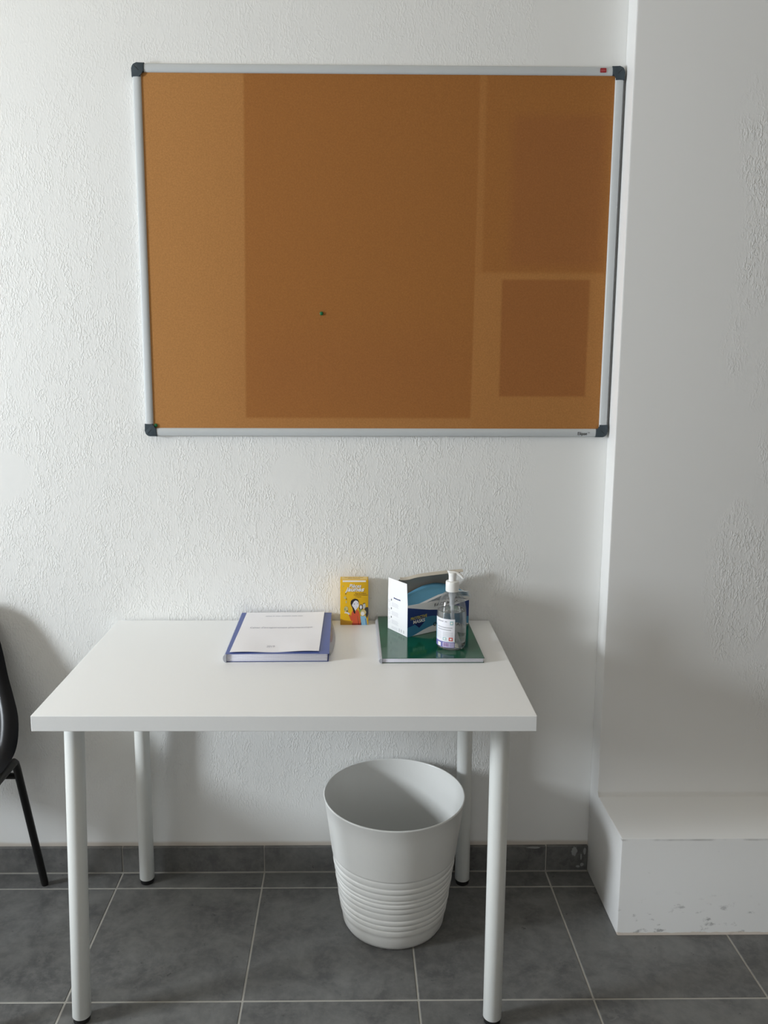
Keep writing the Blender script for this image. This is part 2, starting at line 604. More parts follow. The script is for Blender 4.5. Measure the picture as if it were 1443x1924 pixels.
# ------------------------------------------------------------------ the room
RX0, RX1, RY0, RZ1 = WX, 4.2, FY, 2.55
b = nb(); box(b, RX0 - 0.25, RX1 + 0.15, 0.0, 0.15, -0.05, RZ1)
tag(obj('wall_back', b, 'wall'), 'white crinkled plaster wall behind the cork board and table', 'wall', kind='structure')
b = nb(); box(b, RX1, RX1 + 0.15, RY0, 0.0, -0.05, RZ1)
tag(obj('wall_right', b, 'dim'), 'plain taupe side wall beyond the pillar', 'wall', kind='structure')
FR = 0.06
b = nb()
wy0, wy1, wz0, wz1 = LO_Y[0] - FR, LO_Y[1] + FR, LO_Z[0] - FR, UP_Z[1] + FR
box(b, RX0 - 0.15, RX0, RY0, wy0, -0.05, RZ1)
box(b, RX0 - 0.15, RX0, wy1, 0.0, -0.05, RZ1)
box(b, RX0 - 0.15, RX0, wy0, wy1, -0.05, wz0)
box(b, RX0 - 0.15, RX0, wy0, wy1, wz1, RZ1)
tag(obj('wall_left', b, 'room'), 'warm white side wall holding the narrow window', 'wall', kind='structure')
b = nb()
vx0, vx1, vz0, vz1 = W2_X[0] - FR, W2_X[1] + FR, W2_Z[0] - FR, W2_Z[1] + FR
box(b, RX0 - 0.15, vx0, RY0 - 0.15, RY0, -0.05, RZ1)
box(b, vx1, RX1 + 0.15, RY0 - 0.15, RY0, -0.05, RZ1)
box(b, vx0, vx1, RY0 - 0.15, RY0, -0.05, vz0)
box(b, vx0, vx1, RY0 - 0.15, RY0, vz1, RZ1)
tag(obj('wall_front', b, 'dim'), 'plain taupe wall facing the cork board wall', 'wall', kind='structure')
b = nb(); box(b, RX0 - 0.25, RX1 + 0.15, RY0 - 0.15, 0.15, RZ1, RZ1 + 0.1)
tag(obj('ceiling', b, 'ceiling'), 'plain warm white ceiling above the room', 'ceiling', kind='structure')

# window_1 (side wall, transom between two panes) and added_fill_window (added behind the camera for fill light)
b = nb()
fx0, fx1 = RX0 - 0.11, RX0 - 0.06
box(b, fx0, fx1, wy0, LO_Y[0], wz0, wz1)
box(b, fx0, fx1, LO_Y[1], wy1, wz0, wz1)
box(b, fx0, fx1, LO_Y[0], LO_Y[1], wz0, LO_Z[0])
box(b, fx0, fx1, LO_Y[0], LO_Y[1], UP_Z[1], wz1)
box(b, fx0, fx1, LO_Y[0], LO_Y[1], LO_Z[1], UP_Z[0])
win = tag(obj('window_1', b, 'frame_white', origin=(RX0 - 0.085, mid(LO_Y), wz0)), 'white framed window in the side wall with a transom', 'window', kind='structure')
for zs in (LO_Z, UP_Z):
    b = nb(); box(b, RX0 - 0.088, RX0 - 0.083, LO_Y[0], LO_Y[1], zs[0], zs[1])
    obj('pane', b, 'pane', win)
b = nb()
box(b, vx0, W2_X[0], RY0 - 0.11, RY0 - 0.06, vz0, vz1)
box(b, W2_X[1], vx1, RY0 - 0.11, RY0 - 0.06, vz0, vz1)
box(b, W2_X[0], W2_X[1], RY0 - 0.11, RY0 - 0.06, vz0, W2_Z[0])
box(b, W2_X[0], W2_X[1], RY0 - 0.11, RY0 - 0.06, W2_Z[1], vz1)
win = tag(obj('added_fill_window', b, 'frame_white', origin=(mid(W2_X), RY0 - 0.085, vz0)), 'added white framed fill window in the unseen wall behind the viewer', 'window', kind='structure')
b = nb(); box(b, W2_X[0], W2_X[1], RY0 - 0.088, RY0 - 0.083, W2_Z[0], W2_Z[1])
obj('pane', b, 'pane', win)

# floor: pale grout bed with one slate grey tile per piece
TJX, TP, TY, TPY, GAP = -0.0165, 0.3971, -0.0795, 0.4036, 0.0044
b = nb(); box(b, RX0, RX1, RY0, 0.0, -0.05, -0.0012)
floor = tag(obj('floor', b, 'grout'), 'dark grey tiled floor with pale grout lines', 'floor', kind='structure')


def tile_mesh(sx, sy, th):
    bm = bmesh.new()
    box(bm, -sx / 2, sx / 2, -sy / 2, sy / 2, -th, 0.0, 0.0012, 1)
    bmesh.ops.recalc_face_normals(bm, faces=bm.faces)
    me = bpy.data.meshes.new('tile')
    bm.to_mesh(me); bm.free()
    me.materials.append(M['tile'])
    return me


_tm = {}
x_edges = [TJX + TP * i for i in range(-7, 12)]
y_edges = [0.0] + [TY - TPY * i for i in range(0, 11)]
for xa, xb in zip(x_edges, x_edges[1:]):
    for ya, yb in zip(y_edges, y_edges[1:]):
        x0, x1 = max(xa, RX0) + GAP / 2, min(xb, RX1) - GAP / 2
        y1, y0 = ya - (GAP / 2 if ya < 0 else 0.0125), max(yb, RY0) + GAP / 2
        if x1 - x0 < 0.02 or y1 - y0 < 0.02:
            continue
        k = (round(x1 - x0, 4), round(y1 - y0, 4))
        if k not in _tm:
            _tm[k] = tile_mesh(k[0], k[1], 0.008)
        o = bpy.data.objects.new('tile', _tm[k])
        col.objects.link(o)
        o.parent = floor
        o.location = ((x0 + x1) / 2, (y0 + y1) / 2, 0.0)

# tiled skirting along the back wall
PX = 1.2929                                                 # left face of the pillar
SK = 0.0760
b = nb(); box(b, RX0, PX, -0.0078, 0.0, -0.001, SK - 0.001)
base = tag(obj('baseboard_back', b, 'grout'), 'low dark grey tile skirting under the white wall', 'baseboard', kind='structure')
for xa, xb in zip(x_edges, x_edges[1:]):
    x0, x1 = max(xa, RX0) + GAP / 2 - 0.0005, (xb - GAP / 2 + 0.0005 if xb < PX else PX - 0.0008)
    if x1 - x0 < 0.03:
        continue
    b = nb(); box(b, x0, x1, -0.0105, -0.001, 0.002, SK + random.uniform(-0.001, 0.001), 0.001, 1)
    obj('tile', b, 'tile', base)


def blob(cx, cz, rx, rz, y, seed, n=18):
    rnd = random.Random(seed)
    return [(cx + rx * math.cos(2 * PI * k / n) * rnd.uniform(0.7, 1.1), y, cz + rz * math.sin(2 * PI * k / n) * rnd.uniform(0.75, 1.1)) for k in range(n)]


for i, (cx, cz, rx, rz) in enumerate(((1.2540, 0.0600, 0.0085, 0.0150), (1.1395, 0.0725, 0.0210, 0.0035), (1.2740, 0.0440, 0.0022, 0.0100),
                                      (1.2770, 0.0200, 0.0050, 0.0060), (1.2660, 0.0140, 0.0060, 0.0035), (1.2835, 0.0600, 0.0040, 0.0120))):
    b = nb(); poly(b, blob(cx, cz, rx, rz, -0.0104, 20 + i), 0, 0.0005, (0, -1, 0))
    tag(obj('plaster_smear', b, 'smear', base), 'pale plaster smear')

# pillar with its low plinth: one masonry body
PD, PLD, PLH = 0.0692, 0.2754, 0.263
b = nb()
cz_ = [(-PD, RZ1), (0.0, RZ1), (0.0, 0.0), (-PLD, 0.0), (-PLD, PLH)]
for k in range(0, 7):                                       # soft cove where the ledge meets the pillar
    a = PI / 2 * k / 6
    cz_.append((-PD - 0.012 + 0.012 * math.sin(a), PLH + 0.012 - 0.012 * math.cos(a)))
prism(b, cz_, 'x', PX, RX1)
es = [e for e in b.edges if all(abs(v.co.x - PX) < 1e-5 for v in e.verts) or (abs(e.verts[0].co.y + PLD) < 1e-5 and abs(e.verts[1].co.y + PLD) < 1e-5 and abs(e.verts[0].co.z - PLH) < 1e-5 and abs(e.verts[1].co.z - PLH) < 1e-5)]
bmesh.ops.bevel(b, geom=es, offset=0.0035, segments=2, profile=0.5, affect='EDGES')
tag(obj('pillar', b, 'pillar', origin=(PX, 0, 0), auto=40), 'white plastered pillar with a low scuffed plinth at its foot', 'pillar', kind='structure')

# ------------------------------------------------------------------ desk
TYAW, TB, TW, TD, ZT, TTH = -0.0048, -0.0075, 0.9947, 0.6016, 0.7369, 0.0325


def T(x, y, z):
    c, s = math.cos(TYAW), math.sin(TYAW)
    return Vector((x * c - y * s, TB + x * s + y * c, z))


desk = thing('desk', 'white desk with a plain rectangular top on four round legs', 'table', (0.497, -0.31, 0))
b = nb()
box(b, 0, TW, -TD, 0, ZT - TTH, ZT, 0.0014, 2)
bmesh.ops.transform(b, matrix=Matrix.Translation((0, TB, 0)) @ Matrix.Rotation(TYAW, 4, 'Z'), verts=b.verts)
obj('tabletop', b, 'laminate', desk)
ZU = ZT - TTH
for (xb, yb, xt, yt) in ((0.0373, -0.533, 0.0535, -0.528), (0.0612, -0.050, 0.0642, -0.052), (0.9318, -0.060, 0.9290, -0.062), (0.9338, -0.545, 0.9348, -0.535)):
    b = nb()
    lo = Vector((xb, yb, 0.0)); hi = Vector((xt, yt, ZU))
    f = lambda z: lo.lerp(hi, z / ZU)
    tube(b, [f(0.013), f(0.014), f(0.40), f(ZU - 0.0005)], [0.0190, 0.0198, 0.0201, 0.0203], 40)
    leg = obj('leg', b, 'leg_white', desk, auto=40)
    b = nb()
    tube(b, [f(0.0), f(0.002), f(0.0128)], [0.0165, 0.0180, 0.0180], 32)
    tag(obj('foot', b, 'black_plastic', leg, auto=40), 'black plastic foot')

# ------------------------------------------------------------------ chair
CX = -0.456
chair = thing('stacking_chair', 'dark plastic shell chair with black tube legs beside the desk, cut by the frame edge', 'chair', (CX, -0.33, 0))
prof = [(-0.600, 0.415), (-0.590, 0.440), (-0.555, 0.452), (-0.470, 0.447), (-0.380, 0.438), (-0.290, 0.432), (-0.230, 0.434), (-0.192, 0.446),
        (-0.163, 0.476), (-0.134, 0.520), (-0.106, 0.570), (-0.089, 0.612), (-0.075, 0.660), (-0.065, 0.705), (-0.059, 0.745), (-0.055, 0.782), (-0.054, 0.806)]
half = [0.150, 0.185, 0.205, 0.215, 0.222, 0.230, 0.238, 0.243, 0.243, 0.233, 0.209, 0.190, 0.175, 0.161, 0.143, 0.113, 0.070]


def catmull(P, n):
    P = np.array(P, float)
    if P.ndim == 1:
        P = P[:, None]
    Q = np.vstack([2 * P[0] - P[1], P, 2 * P[-1] - P[-2]])
    out = []
    for i in range(len(P) - 1):
        p0, p1, p2, p3 = Q[i:i + 4]
        for k in range(n):
            t = k / n
            out.append(0.5 * ((2 * p1) + (-p0 + p2) * t + (2 * p0 - 5 * p1 + 4 * p2 - p3) * t * t + (-p0 + 3 * p1 - 3 * p2 + p3) * t ** 3))
    out.append(P[-1])
    return np.array(out)


PR = catmull(prof, 3)
HW = catmull(half, 3)[:, 0]
b = nb()
rows = []
NU = 32
for i in range(len(PR)):
    t_ = PR[min(i + 1, len(PR) - 1)] - PR[max(i - 1, 0)]
    t_ = t_ / np.linalg.norm(t_)
    nrm = np.array([-t_[1], t_[0]])          # towards the sitter: up for the seat, forward for the back
    v = i / (len(PR) - 1)
    deep = 0.014 + 0.022 * math.exp(-((v - 0.50) / 0.15) ** 2)
    row = []
    for k in range(NU + 1):
        u = -1 + 2 * k / NU
        a = abs(u)
        d = deep * max(0.0, min(1.0, (a - 0.45) / 0.42)) ** 2
        if a > 0.90:
            d -= 0.016 * ((a - 0.90) / 0.10) ** 1.5
        # squeeze the outer columns together so the rolled rim is narrow
        x = HW[i] * u
        p = PR[i] + nrm * d
        row.append(b.verts.new((CX + x, p[0], p[1])))
    rows.append(row)
for r0, r1 in zip(rows, rows[1:]):
    for k in range(NU):
        b.faces.new((r0[k], r0[k + 1], r1[k + 1], r1[k]))
thicken(b, 0.006)
obj('shell', b, 'shell', chair, auto=60)
for s in (-1, 1):
    b = nb()
    tube(b, [(CX + s * 0.226, -0.190, 0.4165), (CX + s * 0.225, -0.172, 0.4160), (CX + s * 0.2245, -0.163, 0.4080), (CX + s * 0.2255, -0.158, 0.392), (CX + s * 0.2395, -0.063, 0.010), (CX + s * 0.240, -0.061, 0.0)],
         [0.0098, 0.0098, 0.0098, 0.0098, 0.0098, 0.0085], 20)
    obj('leg', b, 'black_metal', chair, auto=40)
    b = nb()
    tube(b, [(CX + s * 0.226, -0.50, 0.4165), (CX + s * 0.226, -0.520, 0.4150), (CX + s * 0.227, -0.530, 0.405), (CX + s * 0.240, -0.585, 0.010), (CX + s * 0.240, -0.586, 0.0)],
         [0.0098, 0.0098, 0.0098, 0.0098, 0.0085], 20)
    obj('leg', b, 'black_metal', chair, auto=40)
    b = nb()
    tube(b, [(CX + s * 0.226, -0.189, 0.4165), (CX + s * 0.226, -0.501, 0.4165)], 0.0098, 20)
    obj('side_rail', b, 'black_metal', chair, auto=40)
b = nb(); tube(b, [(CX - 0.226, -0.1515, 0.368), (CX + 0.226, -0.1515, 0.368)], 0.0080, 16)
obj('crossbar', b, 'black_metal', chair, auto=40)
b = nb(); tube(b, [(CX - 0.226, -0.46, 0.4165), (CX + 0.226, -0.46, 0.4165)], 0.0080, 16)
obj('crossbar', b, 'black_metal', chair, auto=40)

# ------------------------------------------------------------------ waste bin
BX, BY = 0.7339, -0.2010


def RB(z):
    return 0.1300 + (0.1775 - 0.1300) * (z / 0.348)


outer = [(0.0, 0.0), (0.112, 0.0), (0.1195, 0.0006), (0.1240, 0.0030), (0.1265, 0.0080)]
grooves = [0.0413, 0.0592, 0.0744, 0.0896, 0.109, 0.124, 0.138, 0.1475, 0.1655, 0.181, 0.200]
outer += [(RB(0.012) - 0.002, 0.0125), (RB(0.03) - 0.0012, 0.034)]
for i, g in enumerate(grooves):
    outer.append((RB(g) - 0.0018, g))
    if i < len(grooves) - 1:
        h = grooves[i + 1] - g
        for fr in (0.10, 0.22, 0.42, 0.62, 0.80, 0.92):
            outer.append((RB(g + h * fr) - 0.0018 + 0.0026 * math.sin(PI * fr) ** 0.5 * (0.75 + 0.4 * ((i * 7) % 3) / 2), g + h * fr))
outer += [(RB(0.2025) + 0.0006, 0.2025), (RB(0.206) + 0.0008, 0.206), (RB(0.25), 0.25), (RB(0.30), 0.30), (RB(0.343), 0.3425), (0.1786, 0.3455), (0.1778, 0.3476), (0.1762, 0.3482)]
inner = [(0.1748, 0.3474), (0.1742, 0.3450), (RB(0.30) - 0.0034, 0.30), (RB(0.20) - 0.0050, 0.20), (RB(0.10) - 0.0050, 0.10), (RB(0.015) - 0.006, 0.015), (0.118, 0.006), (0.0, 0.005)]
b = nb()
lathe(b, BX, BY, outer + inner, 112)
tag(obj('waste_bin', b, 'bin', origin=(BX, BY, 0), smooth=True), 'round pale grey plastic waste bin with ribbed lower half, under the desk', 'bin')

# ------------------------------------------------------------------ cork board
bx, bz, bw, bh = 0.0930, 1.2316, 1.1947, 0.9021
board = thing('cork_board', 'large cork notice board in an aluminium frame on the white wall', 'board', (bx + bw / 2, 0, bz))
fw = 0.0205
yb = -0.0165
b = nb(); box(b, bx + 0.012, bx + bw - 0.012, yb + 0.0035, -0.004, bz + 0.012, bz + bh - 0.012)
obj('cork_panel', b, 'cork', board)


def rail(p0, p1, inward):
    """Frame rail between two points with a soft rounded profile; INWARD points to the board's middle."""
    bm = nb()
    p0, p1, w = Vector(p0), Vector(p1), Vector(inward)
    out = Vector((0, -1, 0))
    pr = [(0, 0.001), (0, 0.0135), (0.0012, 0.0160), (0.004, 0.0172), (0.011, 0.0176), (0.0175, 0.0168), (0.0198, 0.0150), (fw, 0.0130), (fw, 0.001)]
    A = [bm.verts.new(p0 + w * u + out * v) for u, v in pr]
    B = [bm.verts.new(p1 + w * u + out * v) for u, v in pr]
    bm.faces.new(A); bm.faces.new(B[::-1])
    for i in range(len(A)):
        j = (i + 1) % len(A)
        bm.faces.new((A[i], B[i], B[j], A[j]))
    return bm


ci = 0.022
x0, x1, z0, z1 = bx, bx + bw, bz, bz + bh
rails = []
rails.append(obj('frame_rail', rail((x0 + ci, 0, z1 - 0.001), (x1 - ci, 0, z1 - 0.001), (0, 0, -1)), 'alu', board, auto=35))
rails.append(obj('frame_rail', rail((x0 + ci, 0, z0 + 0.001), (x1 - ci, 0, z0 + 0.001), (0, 0, 1)), 'alu', board, auto=35))
rails.append(obj('frame_rail', rail((x0 + 0.0015, 0, z0 + ci), (x0 + 0.0015, 0, z1 - ci), (1, 0, 0)), 'alu', board, auto=35))
rails.append(obj('frame_rail', rail((x1 - 0.0015, 0, z0 + ci), (x1 - 0.0015, 0, z1 - ci), (-1, 0, 0)), 'alu', board, auto=35))
b = nb(); box(b, x1 - 0.0012, x1 + 0.0010, -0.0080, -0.001, z0 + ci, z1 - ci)  # dark strip paints in the seam shadow between frame and wall
tag(obj('edge_shade_strip', b, 'seam_shade', board), 'dark strip standing in for the seam shadow along the outer edge of the frame')
for sx, cx in ((1, x0), (-1, x1)):
    for sz, cz in ((1, z0), (-1, z1)):
        pts = [(0.0310, 0.0), (0.0135, 0.0)]
        for k in range(1, 8):
            a = PI / 2 * k / 8
            pts.append((0.0135 - 0.0135 * math.sin(a), 0.0135 - 0.0135 * math.cos(a)))
        pts += [(0.0, 0.0135), (0.0, 0.0320), (0.0212, 0.0320), (0.0216, 0.0262), (0.0238, 0.0222), (0.0300, 0.0213)]
        pp = [(cx + sx * u, cz + sz * v) for u, v in pts]
        bm = nb()
        prism(bm, pp, 'y', -0.0005, -0.0192)
        fr = [e for e in bm.edges if all(abs(v.co.y + 0.0192) < 1e-6 for v in e.verts)]
        bmesh.ops.bevel(bm, geom=fr, offset=0.0022, segments=2, profile=0.5, affect='EDGES')
        cap = tag(obj('corner_cap', bm, 'cap', board, auto=40), 'slate blue plastic corner')
        bm = nb()
        mx = Matrix.Translation((cx + sx * 0.0125, 0, cz + sz * 0.0125)) @ Matrix.Rotation(-sx * sz * PI / 4, 4, 'Y')
        box(bm, -0.0065, 0.0065, -0.0196, -0.0188, -0.0006, 0.0006, mtx=mx)
        obj('mould_mark', bm, 'cap_line', cap)
b = nb(); box(b, 1.2268, 1.2416, -0.0182, -0.0172, 2.1182, 2.1284, 0.0015, 2)
bd = tag(obj('badge', b, 'badge', board, auto=40), 'small red badge with pale lettering')
b = nb(); text_bm(b, 'nobo', 0.0105, 0.0042, (1.2289, -0.0183, 2.1213), (1, 0, 0), (0, 0, 1), (0, -1, 0))
obj('badge_lettering', b, 'badge_text', bd)
b = nb()
text_bm(b, 'Elipse', 0.0240, 0.0105, (1.2105, -0.0177, 1.2345), (1, 0, 0), (0, 0, 1), (0, -1, 0), bold=0.012)
text_bm(b, 'TM', 0.0055, 0.0028, (1.2360, -0.0177, 1.2418), (1, 0, 0), (0, 0, 1), (0, -1, 0))
tag(obj('frame_lettering', b, 'ink', board), 'small black lettering on the lower rail')

# push pins
for (px, pz, lab) in ((0.5484, 1.5434, 'small green push pin in the middle of the cork board'), (0.1208, 1.2596, 'small green push pin in the lower corner of the cork board')):
    y0 = yb + 0.0035
    pin = thing('push_pin', lab, 'pin', (px, y0, pz), 'green push pins on the cork board')
    b = nb()
    bm2 = [(0.0, 0.0004), (0.0036, 0.0004), (0.0046, 0.0010), (0.0047, 0.0022), (0.0042, 0.0032), (0.0028, 0.0040), (0.0, 0.0043)]
    lathe(b, 0, 0, bm2, 24)
    bmesh.ops.transform(b, matrix=Matrix.Translation((px, y0, pz)) @ Matrix.Rotation(PI / 2, 4, 'X'), verts=b.verts)
    obj('pin_head', b, 'pin', pin, smooth=True)
    b = nb(); tube(b, [(px, y0 - 0.0008, pz), (px, y0 + 0.003, pz)], [0.0005, 0.0002], 8)
    obj('pin_point', b, 'pin_metal', pin)


# ------------------------------------------------------------------ exercise books
def frame(org, yaw):
    m = Matrix.Translation(org) @ Matrix.Rotation(yaw, 4, 'Z')
    return m


def placed(bm, m):
    bmesh.ops.transform(bm, matrix=m, verts=bm.verts)
    return bm


G = 0.0004
# blue book: thick, in a clear sleeve, with a title sheet on it
mb = frame((0.3325, -0.3195, ZT + G), 0.008)
blue = thing('blue_notebook', 'thick blue exercise book in a clear sleeve with a white title sheet on its cover', 'notebook', (0.455, -0.16, ZT))
BW, BL, BT = 0.240, 0.312, 0.0195
b = nb(); box(b, 0.003, BW, 0.0, BL, 0.0006, 0.0012, 0.0003, 1)
obj('back_cover', placed(b, mb), 'blue_cover', blue)
b = nb()
for i in range(9):
    z0_ = 0.0012 + i * 0.00196
    j = [0, .0006, -.0008, .0004, -.0005, .0010, -.0003, .0007, 0][i]
    box(b, 0.004, BW - 0.003 + j - 0.0004 * i * 0.3, 0.001 + j * 0.8, BL - 0.001, z0_, z0_ + 0.00190, 0.0006, 1)
obj('page_block', placed(b, mb), 'pages', blue, auto=40)
b = nb()
NX, NY = 12, 12
grid = [[None] * (NY + 1) for _ in range(NX + 1)]
for i in range(NX + 1):
    for j in range(NY + 1):
        u, v = i / NX, j / NY
        z = BT + 0.0004 + 0.0008 * math.sin(u * 3.0) * (1 - v) - 0.0004 * u ** 3
        grid[i][j] = b.verts.new((0.002 + u * (BW - 0.0005), -0.001 + v * (BL + 0.001), z))
for i in range(NX):
    for j in range(NY):
        b.faces.new((grid[i][j], grid[i + 1][j], grid[i + 1][j + 1], grid[i][j + 1]))
thicken(b, 0.0007)
bcov = obj('front_cover', placed(b, mb), 'blue_cover', blue, auto=40)
b = nb()
pts = []
for k in range(9):
    a = PI / 2 + PI * k / 8
    pts.append((0.0045 + 0.0100 * math.cos(a) * 0.8, BT / 2 + (BT / 2 + 0.0004) * math.sin(a)))
prism(b, pts, 'y', -0.003, BL + 0.002)
tag(obj('sleeve_spine', placed(b, mb), 'film_grey', blue, auto=50), 'rounded grey spine of the clear sleeve')
b = nb()
for i in range(10):                                          # loose sleeve flap that sticks out beyond the pages
    pass
fl = []
for j in range(9):
    v = j / 8
    yy = 0.035 + v * (BL - 0.037)
    bulge = 0.0085 * math.sin(PI * min(1, v * 1.15)) ** 0.7 + 0.003
    fl.append(((BW + 0.0006, yy, BT - 0.002), (BW + 0.4 * bulge + 0.001, yy, BT * 0.62), (BW + bulge, yy, BT * 0.25), (BW + bulge * 1.15, yy, 0.0010)))
fv = [[b.verts.new(p) for p in r] for r in fl]
for r0, r1 in zip(fv, fv[1:]):
    for k in range(3):
        b.faces.new((r0[k], r0[k + 1], r1[k + 1], r1[k]))
thicken(b, 0.0004)
tag(obj('sleeve_flap', placed(b, mb), 'film', blue, auto=50), 'clear plastic flap of the sleeve')
# title sheet, slightly wavy
b = nb()
NX, NY = 24, 20
grid = [[None] * (NY + 1) for _ in range(NX + 1)]
cor = {'bl': (0.0115, 0.0035), 'br': (0.2175, 0.0095), 'tl': (0.0155, 0.3050), 'tr': (0.2225, 0.3095)}


def sheet(u, v, lift=0.0):
    x = (cor['bl'][0] * (1 - u) + cor['br'][0] * u) * (1 - v) + (cor['tl'][0] * (1 - u) + cor['tr'][0] * u) * v
    y = (cor['bl'][1] * (1 - u) + cor['br'][1] * u) * (1 - v) + (cor['tl'][1] * (1 - u) + cor['tr'][1] * u) * v
    z = BT + 0.0020 + 0.0011 * (1 - v) ** 4 * (0.7 + math.sin(u * 9.0 + 0.4)) + 0.0004 * math.sin(u * 8 + v * 5) * math.sin(v * 6 + u * 2) + 0.0008 * v ** 6
    z += 0.0018 * max(0, u - 0.75) ** 2 * 8 * v
    return Vector((x, y, z + lift))


for i in range(NX + 1):
    for j in range(NY + 1):
        grid[i][j] = b.verts.new(sheet(i / NX, j / NY))
for i in range(NX):
    for j in range(NY):
        b.faces.new((grid[i][j], grid[i + 1][j], grid[i + 1][j + 1], grid[i][j + 1]))
thicken(b, 0.0003)
sh = tag(obj('title_sheet', placed(b, mb), 'paper', blue), 'white title sheet with faint grey print')


def on_sheet(bm, body, u0, v0, w, h, mat=0, bold=0.0):
    n0 = len(bm.verts)
    text_bm(bm, body, 1.0, 1.0, (0, 0, 0), (1, 0, 0), (0, 1, 0), (0, 0, 1), mat, thick=0.0, bold=bold)
    bm.verts.ensure_lookup_table()
    for vtx in bm.verts[n0:]:
        vtx.co = sheet(u0 + vtx.co.x * w, v0 + vtx.co.y * h, 0.0005)


b = nb()
on_sheet(b, "Cahier d'enregistrement pharmaceutique", 0.12, 0.555, 0.76, 0.052, 0, 0.004)
obj('title_print', placed(b, mb), 'ink_grey', sh)
b = nb()
on_sheet(b, '2019', 0.395, 0.105, 0.09, 0.042, 0)
obj('year_print', placed(b, mb), 'ink_grey', sh)
b = nb()
for q0, q1 in ((0.26, 0.34), (0.35, 0.375), (0.385, 0.45), (0.46, 0.58), (0.59, 0.66), (0.67, 0.73)):
    poly(b, [sheet(q0, 0.888, 0.0005), sheet(q1, 0.888, 0.0005), sheet(q1, 0.903, 0.0005), sheet(q0, 0.903, 0.0005)])
obj('heading_print', placed(b, mb), 'ink_light', sh)

# green book
mg = frame((0.6915, -0.3275, ZT + G), 0.004)
green = thing('green_notebook', 'glossy green exercise book lying under the mask box and the pump bottle', 'notebook', (0.81, -0.17, ZT))
GW, GL, GT = 0.2405, 0.3130, 0.0118
b = nb(); box(b, 0.002, GW, 0.0, GL, 0.0004, 0.0010, 0.0003, 1)
obj('back_cover', placed(b, mg), 'green_cover', green)
b = nb()
for i in range(5):
    z0_ = 0.0010 + i * 0.00200
    j = [0, .0005, -.0004, .0006, 0][i]
    box(b, 0.004, GW - 0.002 + j, 0.001 - j, GL - 0.001, z0_, z0_ + 0.00196, 0.0006, 1)
obj('page_block', placed(b, mg), 'pages', green, auto=40)
b = nb(); box(b, 0.0045, GW + 0.0008, -0.0008, GL, GT - 0.0008, GT, 0.0003, 1)
obj('front_cover', placed(b, mg), 'green_cover', green)
b = nb()
pts = []
for k in range(9):
    a = PI / 2 + PI * k / 8
    pts.append((0.0046 + 0.0072 * math.cos(a), GT / 2 + (GT / 2 + 0.0003) * math.sin(a)))
prism(b, pts, 'y', -0.0025, GL + 0.001)
tag(obj('sleeve_spine', placed(b, mg), 'film_grey', green, auto=50), 'rounded grey spine of the clear sleeve')

ZG = ZT + G + GT + 0.0003                                   # top of the green book

# ------------------------------------------------------------------ yellow collecting box
yx0, yx1, yy, yd, yh = 0.5955, 0.6693, -0.0490, 0.0350, 0.1218
ybox = thing('collecting_box', 'small yellow cardboard collecting box standing upright against the wall', 'box', ((yx0 + yx1) / 2, yy + yd / 2, ZT))
b = nb(); box(b, yx0, yx1, yy, yy + yd, ZT + 0.0003, ZT + yh, 0.0008, 2)
ybody = obj('carton', b, 'yellow', ybox, auto=40)
b = nb()
poly(b, [(yx0 + 0.004, yy + 0.0035, ZT + yh), (yx1 - 0.003, yy + 0.0035, ZT + yh), (yx1 - 0.003, yy + yd - 0.002, ZT + yh), (yx0 + 0.004, yy + yd - 0.002, ZT + yh)], 0, 0.0002, (0, 0, 1))
ytop = obj('top_print', b, 'yellow_edge', ybox)
b = nb()
zt_ = ZT + yh + 0.0003                                       # unreadably small print: broken lines only
for y0_, h_, segs in ((yy + 0.0230, 0.0038, (0.011, 0.019, 0.0205, 0.031, 0.0325, 0.039, 0.0405, 0.0445, 0.046, 0.060)), (yy + 0.0140, 0.0034, (0.020, 0.032, 0.0335, 0.052))):
    for q0, q1 in zip(segs[::2], segs[1::2]):
        poly(b, [(yx0 + q0, y0_, zt_), (yx0 + q1, y0_, zt_), (yx0 + q1, y0_ + h_, zt_), (yx0 + q0, y0_ + h_, zt_)])
obj('top_lettering', b, 'ochre', ytop)
b = nb(); box(b, yx0 + 0.0065, yx1 - 0.0065, yy - 0.0004, yy + 0.0006, ZT + yh - 0.0052, ZT + yh - 0.0008, 0.0003, 1)
tag(obj('slot_label', b, 'title_white', ybox), 'white strip by the coin slot')

SXP, SZP = (yx1 - yx0) / 53.0, yh / 83.0


def yp(X, Y, lift):                                         # crop coordinates of the printed picture -> box front
    px, pyy = 636 + X / 24.05, 1120 + Y / 24.05
    return (yx0 + (px - 639.0) * SXP, yy - 0.00008 - lift, ZT + yh - (pyy - 1091.0) * SZP)


def ell(cx, cy, rx, ry, n=20, rot=0):
    return [(cx + rx * math.cos(2 * PI * k / n), cy + ry * math.sin(2 * PI * k / n)) for k in range(n)]


